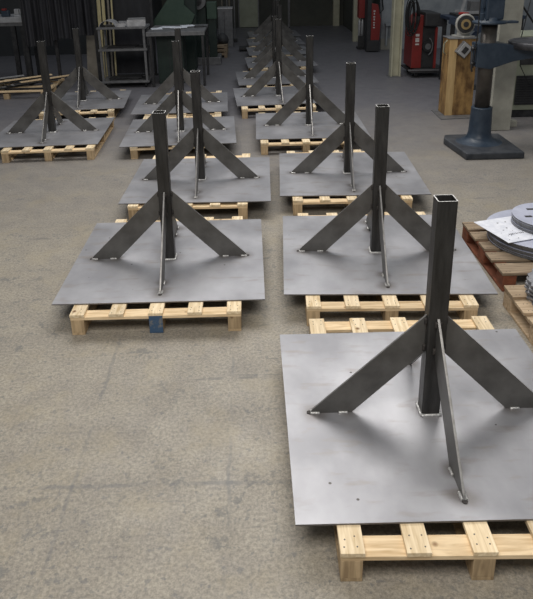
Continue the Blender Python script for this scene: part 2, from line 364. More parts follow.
# ------------------------------------------------------------------ setting
struct(MB().box(-14, 12, -4, 26, -0.2, 0, 'floor').build('floor'))
struct(MB().box(-3.0, 12, 24.0, 24.3, 0, 5, 'wall_dark').build('wall_back'))
struct(MB().box(3.30, 3.55, 19.62, 24.0, 0, 5, 'wall_dark').build('wall_right'))
struct(MB().box(3.42, 12, 17.65, 17.95, 0, 5, 'wall_pale').box(3.42, 3.9, 17.62, 17.66, 0, 0.28, 'concrete').build('wall_right_front'))
struct(MB().box(-14, -3.0, 18.2, 18.5, 0, 5, 'wall_left').box(-3.3, -3.0, 18.5, 24.0, 0, 5, 'wall_left').build('wall_left'))
trim = [
    MB().box(2.93, 3.14, 23.78, 24.0, 0, 5, 'cream'),
    MB().box(2.97, 3.17, 19.4, 19.6, 0, 5, 'cream'),
    MB().box(2.87, 2.90, 13.6, 13.8, 0, 5, 'cream').box(3.04, 3.07, 13.6, 13.8, 0, 5, 'cream').box(2.9, 3.04, 13.69, 13.71, 0, 5, 'cream')
        .box(2.83, 3.11, 13.56, 13.84, 0, 0.012, 'grey_metal'),
    MB().box(3.375, 3.665, 9.16, 9.46, 0.004, 5, 'concrete', 0.006),
    MB().box(1.36, 1.44, 23.9, 24.0, 0, 5, 'grey_metal').box(0.92, 0.98, 23.9, 24.0, 0, 5, 'grey_metal'),
]
for i, t in enumerate(trim): struct(t.build('trim_%d' % (i + 1)))
struct(MB().box(-0.32, 0.32, 23.93, 23.99, 0.02, 2.3, 'cab').box(-0.36, -0.32, 23.9, 24.0, 0, 2.4, 'grey_metal').box(0.32, 0.36, 23.9, 24.0, 0, 2.4, 'grey_metal').build('door_1'))

# ------------------------------------------------------------------ pallets
PH = 0.1587; PL = 1.75; PWD = 1.175
def make_pallet(blue=False):
    root = thing('wooden_pallet', 'pallet', 'pallet')
    bw = 0.1
    rr = random.Random(3)
    for k in range(5):
        xc = -PWD / 2 + bw / 2 + k * (PWD - bw) / 4
        mb = MB().box(xc - bw / 2, xc + bw / 2, 0.0, PL, PH - 0.022, PH - 0.0005, 'pine', 0.002)
        for yy in (0.03, 0.075, 0.85, 0.9, PL - 0.075, PL - 0.03):
            for sx in (-0.028, 0.024):
                x, y = xc + sx + rr.uniform(-.008, .008), yy + rr.uniform(-.01, .01)
                mb.cyl((x, y, PH - 0.001), (x, y, PH + 0.0003), 0.0036, 'nail', 8)
        mb.build('deck_board', root)
    for y0 in (0.004, PL / 2 - 0.05, PL - 0.104):
        MB().box(-PWD / 2 + .002, PWD / 2 - .002, y0, y0 + 0.1, PH - 0.044, PH - 0.0222, 'pine_x', 0.002).build('cross_board', root)
        for k in range(3):
            xc = -PWD / 2 + 0.048 + k * (PWD - 0.096) / 2
            b = MB()
            b.box(xc - 0.045, xc + 0.045, y0, y0 + 0.1, 0.018, PH - 0.0442, 'block', 0.003)
            if blue and k == 1 and y0 < 0.1:
                b.box(xc - 0.047, xc + 0.047, y0 - 0.004, y0 + 0.0, 0.004, PH - 0.022, 'blue_paint', 0.001)
            b.build('block', root)
    for k in range(3):
        xc = -PWD / 2 + 0.048 + k * (PWD - 0.096) / 2
        MB().box(xc - 0.045, xc + 0.045, 0.0045, PL - 0.0045, 0.0, 0.0178, 'block', 0.002).build('runner', root)
    return root

# ------------------------------------------------------------------ welded stands
PT = 0.009; PW2 = 0.047; HP = 1.19; SPAN = 0.625; JT, JB, FOOT = 0.5775, 0.36, 0.218
def make_stand():
    root = thing('post_stand', 'stand', 'stand')
    pl = MB(); pl.prism([(-.75, -.73), (.75, -.73), (.75, .77), (-.75, .77)], 'Z', 0, PT, 'plate', edge='plate_edge')
    pl.build('base_plate', root)
    # hollow rectangular post
    def rrect(w, r, n=4):
        pts = []
        for cx, cy, a0 in ((w - r, w - r, 0), (-w + r, w - r, 90), (-w + r, -w + r, 180), (w - r, -w + r, 270)):
            for i in range(n + 1):
                a = math.radians(a0 + 90 * i / n); pts.append((cx + r * math.cos(a), cy + r * math.sin(a)))
        return pts
    po = MB(); bm = po.bm; mo, mr = po._mi('post'), po._mi('post_rim')
    o, q = rrect(PW2, 0.010), rrect(PW2 - 0.0055, 0.005); n = len(o)
    lv = [[bm.verts.new((x, y, z)) for x, y in pp] for pp, z in ((o, PT), (o, PT + HP), (q, PT + HP), (q, PT))]
    for a, b, mi in ((0, 1, mo), (1, 2, mr), (2, 3, mo)):
        for i in range(n):
            f = bm.faces.new([lv[a][i], lv[a][(i + 1) % n], lv[b][(i + 1) % n], lv[b][i]]); f.material_index = mi; f.smooth = a != 1
    post = po.build('post', root)
    for p in post.data.polygons: p.use_smooth = False
    w = MB(); c = PW2 + 0.003
    ring = [(-c, -c), (c, -c), (c, c), (-c, c), (-c, -c)]
    pts = []
    for (x0, y0), (x1, y1) in zip(ring, ring[1:]):
        for i in range(6): t = i / 6; pts.append((x0 + (x1 - x0) * t + random.uniform(-.0015, .0015), y0 + (y1 - y0) * t + random.uniform(-.0015, .0015), PT + 0.004))
    pts.append(pts[0]); w.path(pts, 0.009, 'weld', 6)
    tag(w.build('weld_ring', post), 'bright weld bead around the post foot')
    poly = [(PW2, JT), (PW2, JB), (SPAN - FOOT, 0), (SPAN - 0.006, 0), (SPAN, 0.008)]
    # cope corner notch near the tube
    poly = [(PW2 + 0.001, JT - 0.004), (PW2 + 0.001, JB), (SPAN - FOOT, 0.0), (SPAN, 0.0), (SPAN - 0.012, 0.022)]
    for k in range(4):
        g = MB(); g.prism([(u, v + PT) for u, v in poly], 'Y', -0.006, 0.006, 'gusset', 0.0012, edge='gusset_edge')
        go = g.build('gusset', root, rz=k * PI / 2)
        for u0 in (SPAN - 0.05, SPAN - FOOT + 0.02):
            b = MB()
            for sy in (-1, 1):
                b.path([(u0 + i * 0.008, sy * (0.0095 + (0.001 if i % 2 else 0)), PT + 0.0035) for i in range(7)], 0.0078, 'weld', 6)
            b.build('weld_bead', go)
        tag(MB().cyl((SPAN + .004, 0, PT + .0006), (SPAN + .004, 0, PT + .004), 0.013, 'burn', 12).build('burn_mark', go), 'dark burnt spot at the bar tip')
        for zz in (JT - 0.035, JB + 0.03):
            b = MB()
            for sy in (-1, 1):
                b.path([(PW2 + 0.004, sy * 0.0095, PT + zz - 0.016 + i * 0.008) for i in range(5)], 0.009, 'burn', 6)
            tag(b.build('tack_weld', go), 'dark tack weld against the post')
    return root

# name: x, y, rotation, height factor, pallet x, pallet y front, pallet rotation, label, pallet label
ST = [
 (0.895, 2.894, -0.001, 1.00, 0.905, 2.012, -0.017, 'braced steel post on the nearest square plate at the lower right', 'fresh pine pallet under the nearest steel plate, lower right corner'),
 (-0.685, 4.862, -0.001, 1.00, -0.69, 3.99, 0.0, 'braced post on steel plate on the pallet with a blue painted block', 'pine pallet with its middle front block painted blue'),
 (0.982, 4.889, -0.045, 1.00, 0.935, 4.01, -0.035, 'braced post on steel plate directly behind the nearest one', 'pine pallet directly behind the nearest steel plate'),
 (1.046, 6.932, -0.042, 1.00, 0.975, 6.10, -0.02, 'braced post on steel plate, third from the front in the right row', 'pine pallet under the third plate of the right row'),
 (0.812, 9.126, -0.010, 1.025, 0.70, 8.24, 0.0, 'braced post on steel plate, fourth from the front in the right row', 'pine pallet under the fourth plate of the right row'),
 (0.480, 11.23, 0.065, 1.055, 0.44, 10.29, 0.03, 'braced post on steel plate, fifth from the front in the right row', 'pine pallet under the fifth plate of the right row'),
 (-0.563, 6.841, -0.022, 0.975, -0.645, 6.06, -0.02, 'braced post on steel plate, second from the front in the middle row', 'pine pallet under the second plate of the middle row'),
 (-0.977, 8.958, 0.04, 1.02, -0.975, 8.22, 0.04, 'braced post on steel plate, third from the front in the middle row', 'pine pallet under the third plate of the middle row'),
 (-2.785, 9.08, 0.037, 1.045, -2.62, 8.20, 0.04, 'braced post on steel plate at the left edge of the photo', 'pine pallet at the left edge, long side showing to the right'),
 (-2.847, 11.208, 0.078, 1.00, -2.77, 10.36, 0.06, 'braced post on steel plate in front of the rolling cart', 'pine pallet in front of the rolling cart'),
 (-1.132, 10.80, 0.035, 1.0, -1.05, 10.05, 0.03, 'braced post on steel plate in front of the steel worktable', 'pine pallet in front of the steel worktable, backmost of the middle row'),
 (0.49, 12.99, 0.06, 0.97, 0.52, 12.12, 0.05, 'braced post on steel plate, sixth from the front in the right row', 'pine pallet under the sixth plate of the right row'),
 (0.67, 14.95, 0.06, 1.02, 0.60, 14.06, 0.05, 'braced post on steel plate, seventh from the front in the right row', 'pine pallet under the seventh plate of the right row'),
 (0.70, 16.75, 0.05, 1.0, 0.64, 15.93, 0.04, 'braced post on steel plate, eighth from the front in the right row', 'dim pallet under the eighth plate of the right row'),
 (0.70, 18.55, 0.05, 1.0, 0.64, 17.74, 0.04, 'braced post on steel plate, ninth from the front in the right row', 'dim pallet under the ninth plate of the right row'),
 (0.72, 20.4, 0.05, 1.0, 0.66, 19.56, 0.04, 'dim braced post on steel plate, farthest of the right row', 'dim pallet under the farthest plate of the right row'),
]
pal0 = make_pallet(); palb = make_pallet(True); st0 = make_stand()
used = False; usedp = False
for x, y, a, hf, px, py, pa, lab, plab in ST:
    s = copy_tree(st0) if used else st0; used = True
    s.location = (x, y, PH + 0.0005); s.rotation_euler.z = a
    tag(s, lab, 'stand', 'welded post stands on square plates')
    for ch in s.children:
        if ch.name.startswith('post'): ch.scale.z = hf
    if 'blue' in lab: p = palb
    else: p = copy_tree(pal0) if usedp else pal0; usedp = True
    p.location = (px, py, 0); p.rotation_euler.z = pa
    p.scale.y = 1.055 if y < 3 else 1.0
    tag(p, plab, 'pallet', 'pine pallets under the steel plates')

# ------------------------------------------------------------------ right-hand pallets with cut parts
def cross_pallet(name_label, x0, ys, top, bm_, side_m, group, w=1.3):
    """boards run along x, seen from their left ends"""
    r = thing('wooden_pallet', name_label, 'pallet', (x0, ys[-1], 0), 0, group)
    for i, yy in enumerate(ys):
        y = yy - ys[-1]; bw = 0.175 if i in (0, len(ys) - 1) else 0.15
        b = MB().box(0 + random.uniform(-.006, .01), w, y, y + bw, PH - 0.022, PH - 0.0005, bm_, 0.003)
        for xx in (0.04, 0.065):
            for dy in (0.03, bw - 0.03): b.cyl((xx, y + dy, PH - .001), (xx, y + dy, PH + .0004), 0.004, 'nail', 8)
        b.build('deck_board', r)
    ln = ys[0] - ys[-1] + 0.17
    for xx in (0.012, w / 2 - 0.05, w - 0.11):
        MB().box(xx, xx + 0.1, 0.006, ln, PH - 0.046, PH - 0.0225, side_m, 0.003).build('stringer', r)
        for k in range(3):
            yb = 0.006 + k * (ln - 0.006 - 0.14) / 2
            MB().box(xx, xx + 0.1, yb, yb + 0.14, 0.02, PH - 0.0462, side_m, 0.004).build('block', r)
        MB().box(xx, xx + 0.1, 0.006, ln, 0, 0.0198, side_m, 0.003).build('runner', r)
    return r
cross_pallet('worn pallet with red painted blocks carrying the round steel discs', 1.85, [5.29, 5.09, 4.885, 4.68, 4.45], None, 'old_x', 'red_wood', 'pallets at the right edge')
cross_pallet('plain tan pallet at the right edge, in front of the red one', 1.785, [4.09, 3.87, 3.65, 3.43, 3.18], None, 'old_tan', 'old_tan', 'pallets at the right edge', 1.2)

def disc_mb(r, t, holes=False):
    b = MB(); n = 56
    poly = [(r * math.cos(2 * PI * k / n), r * math.sin(2 * PI * k / n)) for k in range(n)]
    b.prism(poly, 'Z', 0, t, 'disc', edge='disc_edge')
    if holes:
        for a in (2.2, 3.2, 4.1, 5.2, 0.3, 1.2):
            x, y = r * 0.62 * math.cos(a), r * 0.62 * math.sin(a)
            b.box(x - .03, x + .03, y - .018, y + .018, t - .002, t + .0006, 'ink', 0, None)
    return b
z = PH + 0.001
low = disc_mb(0.45, 0.011).build('steel_disc')
names_l = ['bottom', 'second', 'third', 'fourth', 'fifth', 'sixth', 'topmost']
for i in range(7):
    o = low if i == 0 else low.copy()
    if i: COL.objects.link(o)
    o.location = (2.395 + random.uniform(-.012, .012), 5.03 + random.uniform(-.012, .012), z); z += 0.0155
    tag(o, 'large grey steel disc, %s of the seven under the pale sheet' % names_l[i], 'disc', 'large discs on the red pallet')
sheet = MB().prism([(-.325, -.23), (.325, -.23), (.325, .23), (-.325, .23)], 'Z', 0, 0.003, 'white_sheet')
for i in range(9): sheet.box(-.22 + i * .016, -.22 + i * .016 + random.uniform(.006, .012), -.105 + random.uniform(-.004, .004), -.085, 0.0028, 0.0036, 'ink')
for i in range(16):
    x, y = random.uniform(-.3, .1), random.uniform(-.18, .18); r = random.uniform(.003, .009)
    sheet.cyl((x, y, 0.0025), (x, y, 0.0035), r, 'ink', 8)
so = sheet.build('metal_sheet', loc=(2.235, 5.06, z + 0.002)); so.rotation_euler = (0, 0, math.radians(17))
tag(so, 'pale speckled rectangular sheet lying between the two disc stacks', 'sheet')
z += 0.006
up = disc_mb(0.30, 0.010).build('small_steel_disc'); uptop = disc_mb(0.30, 0.010, True).build('small_steel_disc')
for i in range(6):
    o = uptop if i == 5 else (up if i == 0 else up.copy())
    if 0 < i < 5: COL.objects.link(o)
    o.location = (2.46 + random.uniform(-.006, .006), 5.10 + random.uniform(-.006, .006), z); z += 0.0135
    tag(o, 'smaller bluish disc, %s of the stack on the pale sheet' % ['bottom', 'second', 'third', 'fourth', 'fifth', 'topmost, slotted'][i], 'disc', 'smaller discs on the pale sheet')
# stack of toothed flanges
n = 40; poly = []
for k in range(n):
    rr = 0.30 if k % 2 else 0.282; poly.append((rr * math.cos(2 * PI * k / n), rr * math.sin(2 * PI * k / n)))
fl = MB().prism(poly, 'Z', 0, 0.01, 'steel_cut', edge='steel_cut').build('toothed_flange')
z = PH + 0.001
for i in range(9):
    o = fl if i == 0 else fl.copy()
    if i: COL.objects.link(o)
    o.location = (2.165 + random.uniform(-.01, .01), 4.03 + random.uniform(-.006, .006), z); o.rotation_euler.z = random.random(); z += 0.0125 + 0.002
    tag(o, 'grey toothed steel flange on the tan pallet, %s of its stack' % ['bottom', 'second', 'third', 'fourth', 'middle', 'sixth', 'seventh', 'eighth', 'topmost'][i], 'flange', 'toothed flanges on the tan pallet')

# ------------------------------------------------------------------ pillar drill
r = thing('pillar_drill', 'large blue pillar drill standing right of the timber block', 'drill', (2.99, 8.30, 0))
b = MB(); b.prism([(-.44, .24), (-.37, -.50), (.35, -.50), (.35, .42), (-.38, .42)], 'Z', 0, 0.085, 'drill_base', 0.018)
b.build('base', r)
b = MB(); b.lathe([(.30, .083), (.235, .10), (.18, .125), (.155, .16), (.142, .22), (.130, .52), (.132, .535), (.122, .54), (.0, .54)], 'drill_blue', (-.04, .05, 0), 36); b.build('column_socket', r)
b = MB(); b.cyl((-.04, .05, .535), (-.04, .05, 1.64), 0.094, 'column_steel', 36); b.build('column', r)
b = MB()
b.prism([(-.16, 1.06), (.02, 1.03), (.30, 1.12), (.62, 1.17), (1.05, 1.19), (1.05, 1.26), (.35, 1.30), (.14, 1.345), (-.16, 1.345)], 'Y', -.07, .17, 'drill_blue', 0.012)
b.cyl((-.16, -.02, 1.10), (-.21, -.02, 1.10), 0.02, 'dark_metal', 12).cyl((-.16, -.02, 1.28), (-.22, -.02, 1.28), 0.02, 'dark_metal', 12).path([(-.20, -.02, 1.33), (-.20, -.02, 1.05), (-.19, -.03, 1.0)], 0.011, 'dark_metal')
b.build('table_arm', r).location.x = -.045
b = MB(); b.lathe([(0, 1.262), (.30, 1.262), (.375, 1.275), (.38, 1.345), (.37, 1.355), (.34, 1.355), (.335, 1.34), (0, 1.34)], 'table_iron', (.60, .02, 0), 44); b.build('round_table', r)
b = MB(); b.lathe([(.11, 1.565), (.20, 1.575), (.205, 1.60), (.12, 1.615), (.118, 1.65), (.0, 1.65)], 'drill_blue', (0, .05, 0), 32).box(.0, .33, -.02, .10, 1.573, 1.60, 'drill_blue', .006); b.build('collar', r).location.x = -.045
b = MB(); b.prism([(-.09, -.06), (.13, -.06), (.13, .20), (-.09, .20)], 'Z', 1.62, 2.6, 'drill_blue', 0.02)
b.box(-.13, -.09, -.02, .06, 1.62, 1.70, 'drill_blue', .006).box(-.13, -.09, -.02, .06, 1.76, 1.86, 'drill_blue', .006); b.build('head_column', r).location.x = -.045
b = MB(); b.path([(-.17, -.05, 2.5), (-.175, -.06, 1.9), (-.17, -.06, 1.5), (-.19, -.05, 1.05)], 0.008, 'rubber'); b.build('cable', r).location.x = -.045

# ------------------------------------------------------------------ timber block with grinder
r = thing('timber_block', 'oil stained timber block standing on a flat steel plate', 'block', (3.215, 10.3, 0))
MB().prism([(-.33, -.42), (.27, -.36), (.30, .22), (-.31, .22)], 'Z', 0, 0.012, 'grey_metal', 0.002).build('foot_plate', r)
b = MB(); b.box(-.215, .205, -.185, .175, 0.0125, 1.17, 'oak', 0.006).box(-.2155, -.10, -.1875, -.1845, 0.0125, 1.165, 'oak_front'); b.build('timber', r)
MB().box(-.225, .215, -.195, .185, 1.1705, 1.182, 'grey_metal', 0.002).build('top_plate', r)
MB().path([(-.23, -.1, 1.15), (-.28, -.12, 1.10), (-.285, -.12, .98), (-.24, -.1, .94)], .009, 'cab').build('cable', r)
r = thing('bench_grinder', 'grey bench grinder with a brass coloured wheel on the timber block', 'grinder', (3.235, 10.28, 1.183), math.radians(-70)); r.scale = (1.15, 1.15, 1.2)
MB().box(-.13, .13, -.08, .10, 0, 0.02, 'grind_grey', .004).prism([(-.07, .02), (.07, .02), (.045, .12), (-.045, .12)], 'Y', -.05, .06, 'grind_grey', .006).build('base', r)
MB().cyl((-.12, .06, .17), (.05, -.02, .17), 0.085, 'grind_grey', 28, bev=.012).build('motor', r)
b = MB().cyl((.05, -.02, .165), (.10, -.045, .165), 0.125, 'grind_grey', 30, bev=.01); b.build('wheel_guard', r)
b = MB().cyl((.10, -.045, .165), (.118, -.054, .165), 0.105, 'dark_metal', 30); b.cyl((.118, -.054, .165), (.13, -.06, .165), 0.062, 'brass', 26).cyl((.13, -.06, .165), (.135, -.0625, .165), 0.034, 'dark_metal', 20); b.build('grinding_wheel', r)
MB().box(-.06, .07, -.05, .02, .272, .30, 'red', .006).build('red_cover', r)
MB().cyl((-.15, .075, .17), (-.12, .06, .17), 0.07, 'light_metal', 24).build('end_cap', r)
r = thing('switch_box', 'tilted grey metal switch box hanging on the front of the timber block', 'switch box', (3.20, 10.02, 1.02))
r.rotation_euler = (0, math.radians(38), 0)
MB().box(-.085, .085, 0.0, .09, -.10, .10, 'grey_metal', .006).build('housing', r)
MB().box(-.075, .075, -.012, 0.0, -.09, .09, 'light_metal', .004).build('cover', r)
MB().box(-.03, .04, -.017, -.012, -.05, .05, 'dark_metal', .002).build('switch', r)

# ------------------------------------------------------------------ sage cabinet with louvre
r = thing('machine_cabinet', 'sage green machine cabinet with a black louvre right of the concrete pillar', 'cabinet', (4.0, 9.9, 0))
MB().box(-.12, 1.0, 0, .7, .12, 1.22, 'cab', .006).build('body', r)
MB().box(-.08, .96, .03, .67, 0, .12, 'dark_metal').build('plinth', r)
b = MB().box(-.03, .42, -.02, 0, .20, .64, 'dark_metal', .003)
for k in range(11): b.box(-.01, .40, -.032, -.018, .23 + k * .036, .245 + k * .036, 'black')
b.build('louvre', r)
MB().box(.0, .5, -.015, 0, .80, 1.10, 'dark_metal', .003).build('dark_panel', r)
tag(MB().box(0, .12, 0, .12, 0, .09, 'concrete', .01).build('stone_block', loc=(3.72, 9.35, 0)), 'small grey block on the floor beside the concrete pillar', 'block')
for i, (p, q) in enumerate([(((3.33, 9.0, 2.4)), (3.62, 9.05, 1.2)), ((3.55, 9.6, 2.3), (4.25, 9.6, 1.1))]):
    mid = (Vector(p) + Vector(q)) / 2 + Vector((-.03, 0, -.03))
tag(MB().path([(3.60, 9.72, 2.6), (3.80, 9.72, 1.75), (4.12, 9.74, 1.35), (4.25, 9.8, 1.225)], .014, 'rubber').build('hose', ), 'black hose running down onto the sage green cabinet', 'hose')
tag(MB().path([(4.05, 9.84, 1.9), (3.95, 9.84, 1.2), (3.98, 9.83, .8), (4.12, 9.82, .55), (4.25, 9.80, .45)], .008, 'rubber').build('cable'), 'thin black cable hanging in front of the black louvre', 'cable')

# ------------------------------------------------------------------ red welder by the cream column
r = thing('welding_machine', 'red welding machine on a wheeled cart right of the cream column', 'welding machine', (3.58, 13.7, 0))
MB().prism([(-.30, .17), (-.10, .17), (-.10, 1.21), (-.15, 1.21), (-.30, 1.05)], 'Y', -.08, .62, 'red', .006).build('side_panel', r)
MB().box(-.0995, .20, -.02, .60, .17, 1.0, 'black', .004).build('body', r)
MB().box(.135, .18, -.16, -.10, .17, .98, 'red', .004).build('red_post', r)
b = MB(); b.prism([(-.098, 1.01), (.30, .99), (.35, 1.03), (.20, 1.25), (-.098, 1.27)], 'Y', -.22, .60, 'black', .02); b.build('hood', r)
b = MB()
for k in range(3): b.cyl((.015, -.11 + k * .03, .60), (.015, -.09 + k * .03, .60), .11, 'rubber', 28)
b.cyl((.015, -.115, .60), (.015, -.11, .60), .06, 'grey_metal', 20)
b.path([(.0 + .10 * math.cos(a), -.13, .60 + .17 * math.sin(a)) for a in [x * .2 - 1.3 for x in range(14)]], .012, 'grey_metal'); b.build('hose_reel', r)
b = MB()
for zz, l in ((.80, .05), (.735, .035), (.69, .05), (.63, .03)):
    b.box(-.24, -.165, -.0835, -.0805, zz, zz + l, 'white')
b.build('white_lettering', r)
b = MB().box(-.34, .42, -.30, .66, .10, .13, 'dark_metal', .004).beam((-.40, -.28, .16), (.44, -.30, .16), .03, .03, 'grey_metal').box(-.25, .25, -.16, .58, .129, .17, 'dark_metal'); b.build('cart', r)
for x, y in ((-.22, -.20), (.28, -.20), (-.22, .5), (.28, .5)):
    MB().cyl((x - .025, y, .062), (x + .025, y, .062), .062, 'rubber', 22, bev=.008).cyl((x - .03, y, .062), (x + .03, y, .062), .022, 'grey_metal', 12).box(x - .035, x + .035, y - .02, y + .02, .085, .105, 'grey_metal').build('wheel', r)
b = MB()
for j in range(7):
    rr_ = random.Random(j); x0 = -.36 + rr_.uniform(-.05, .07); w_ = rr_.uniform(.05, .10); h_ = rr_.uniform(.25, .42)
    b.path([(x0 + w_ * math.cos(a), -.14 + .012 * j, 1.18 + h_ * math.sin(a)) for a in [x * PI / 10 for x in range(21)]], .011, 'rubber', 6)
cbl = b.build('cable_coil', loc=(3.58, 13.66, .02))
tag(cbl, 'black cables hanging in loops beside the cream column', 'cable coil')

# ------------------------------------------------------------------ blue bench behind the grinder
r = thing('workbench', 'dark blue workbench behind the bench grinder', 'workbench', (4.36, 12.6, 0))
MB().box(-.65, .75, 0, .68, 1.19, 1.25, 'blue_metal', .006).build('top', r)
for x in (-.60, .66):
    for y in (.05, .60): MB().box(x, x + .07, y, y + .07, 0, 1.19, 'dark_metal', .003).build('leg', r)
MB().beam((-.55, -.015, .55), (.0, -.015, 1.12), .03, .08, 'blue_metal').build('brace', r)
r = thing('motor_tray', 'light grey open metal frame box on the dark blue workbench', 'frame', (4.28, 12.7, 1.251))
MB().box(-.42, .5, .02, .5, 0, .04, 'dark_metal', .004).build('tray', r)
MB().box(-.34, .32, .05, .08, .04, .09, 'light_metal', .003).box(-.34, .32, .40, .43, .04, .09, 'light_metal', .003).build('rail', r)
MB().beam((-.33, .06, .05), (-.25, .06, .42), .03, .05, 'light_metal').beam((.30, .06, .05), (.22, .06, .42), .03, .05, 'light_metal').box(-.27, .24, .05, .08, .40, .44, 'light_metal').build('upright', r)
MB().box(-.14, .14, .12, .36, .04, .26, 'grey_metal', .01).build('motor_box', r)
tag(MB().beam((3.62, 12.35, 1.22), (4.3, 12.25, 1.02), .05, .10, 'blue_metal', .004).beam((4.27, 12.26, 0), (4.27, 12.26, 1.05), .05, .05, 'blue_metal', .004).beam((3.86, 12.31, 0), (3.86, 12.31, 1.16), .05, .05, 'dark_metal', .004).box(3.78, 4.36, 12.1, 12.5, 0, .02, 'dark_metal').build('machine_stand'), 'dark blue sloping machine stand behind the timber block', 'stand')

# ------------------------------------------------------------------ red units by the far wall
r = thing('welding_cabinet', 'tall red welding cabinet with white lettering before the pale wall', 'cabinet', (3.14, 17.2, 0))
MB().box(-.16, .17, 0, .35, .02, .30, 'black', .01).build('base', r)
MB().prism([(-.06, .30), (.16, .30), (.18, .80), (.10, 1.17), (-.06, 1.20)], 'Y', .01, .34, 'red', .008).build('red_panel', r)
MB().box(-.16, -.063, .02, .34, .30, 1.5, 'black', .005).build('dark_side', r)
b = MB()
for k, (zz, w_, h_) in enumerate([(1.00, .05, .03), (.93, .028, .045), (.86, .045, .03), (.79, .03, .045), (.72, .045, .025), (.655, .03, .04), (.60, .05, .025)]): b.box(.0 - w_ / 2 + .01, .0 + w_ / 2 + .01, .004, .0095, zz, zz + h_, 'white')
b.build('white_lettering', r)
MB().path([(.10, .05, 1.5), (.19, .0, 1.3), (.22, -.02, 1.05), (.15, .0, .95), (.13, .0, 1.2)], .018, 'rubber').build('cable', r)
r = thing('gas_cart', 'red topped cart holding two pale gas bottles, before the far cream column', 'cart', (2.94, 17.75, 0))
MB().box(-.09, .06, 0, .3, .80, 1.55, 'red', .008).build('red_box', r)
MB().box(-.09, .12, 0, .3, 0, .05, 'black', .005).build('tray', r)
MB().box(.063, .12, .02, .28, .05, 1.5, 'black', .004).build('frame', r)
for x in (-.045, .028): MB().lathe([(0, .05), (.036, .05), (.036, .70), (.02, .76), (.012, .795), (0, .795)], 'light_metal', (x, .12, 0), 18).build('gas_bottle', r)
MB().box(-.10, .12, -.03, 0, .05, .36, 'black', .01).build('guard', r)
tag(MB().box(0, .3, 0, .18, 0, .05, 'wall_pale').box(.02, .06, .05, .18, -.5, 0, 'wall_pale').box(.24, .28, .05, .18, -.5, 0, 'wall_pale').build('wall_shelf', loc=(3.50, 17.44, .62)), 'small pale shelf on the blockwork behind the cream column', 'shelf')

# ------------------------------------------------------------------ rolling cart and worktable
r = thing('rolling_cart', 'grey three-shelf rolling cart with sheet metal pieces on top', 'cart', (-2.92, 13.15, 0), .0)
for x in (0, .86):
    for y in (0, .55): MB().box(x, x + .045, y, y + .045, .09, 1.14, 'grey_metal', .004).build('leg', r)
for zz, t in ((1.135, .035), (.72, .04), (.10, .04)):
    MB().box(-.02, .93, -.02, .62, zz, zz + t, 'grey_metal', .004).build('shelf', r)
for x in (.05, .85):
    for y in (.05, .55): MB().cyl((x - .02, y, .048), (x + .02, y, .048), .046, 'rubber', 18, bev=.006).box(x - .03, x + .03, y - .02, y + .02, .07, .1, 'dark_metal').build('caster', r)
# pieces on the cart top
def sheet_piece(label, x, y, w, d, h, rz):
    b = MB(); t = .006
    b.box(-w / 2, w / 2, -d / 2, d / 2, 0, t, 'light_metal')
    for y0 in (-d / 2, d / 2 - t): b.box(-w / 2, w / 2, y0, y0 + t, 0, h, 'light_metal')
    b.box(-w / 2, w / 2, -d / 2, -d / 2 + .07, h - t, h, 'light_metal').box(-w / 2, w / 2, d / 2 - .07, d / 2, h - t, h, 'light_metal')
    return tag(b.build('folded_sheet', loc=(x, y, 1.171), rz=rz), label, 'sheet metal', 'sheet pieces on the cart')
sheet_piece('folded pale sheet channel at the right end of the cart top', -2.20, 13.42, .34, .44, .13, .12)
sheet_piece('low folded pale sheet channel in the middle of the cart top', -2.48, 13.36, .16, .44, .08, .06)
b = MB(); pr = []
for i in range(9): a = PI * i / 8; pr.append((.16 * math.cos(a), .12 * math.sin(a)))
pr += [(x * .96, max(0, y - .004)) for x, y in pr[::-1]]
tag(b.prism(pr, 'Y', -.2, .2, 'light_metal').build('curved_sheet', loc=(-2.74, 13.42, 1.171)), 'curved pale sheet at the left of the cart top', 'sheet metal', 'sheet pieces on the cart')
for i, (x, y, w, d, a) in enumerate([(-2.45, 13.4, .7, .3, .05), (-2.5, 13.45, .55, .32, -.1)]):
    o = MB().box(-w / 2, w / 2, -d / 2, d / 2, 0, .012, 'dark_metal', .002).build('flat_bar', loc=(x, y, .7605 + .0135 * i), rz=a); tag(o, ['dark flat sheet on the middle shelf of the cart, lower one', 'dark flat sheet on the middle shelf of the cart, upper one'][i], 'sheet')
for i, (x, y, w, d, a) in enumerate([(-2.45, 13.4, .7, .34, .05), (-2.5, 13.42, .6, .32, -.12), (-2.42, 13.38, .5, .3, .1)]):
    o = MB().box(-w / 2, w / 2, -d / 2, d / 2, 0, .016, 'dark_metal', .002).build('dark_sheet', loc=(x, y, .1405 + .0175 * i), rz=a); tag(o, 'dark flat sheet on the bottom shelf of the cart, %s' % ['lowest', 'middle one', 'uppermost'][i], 'sheet')

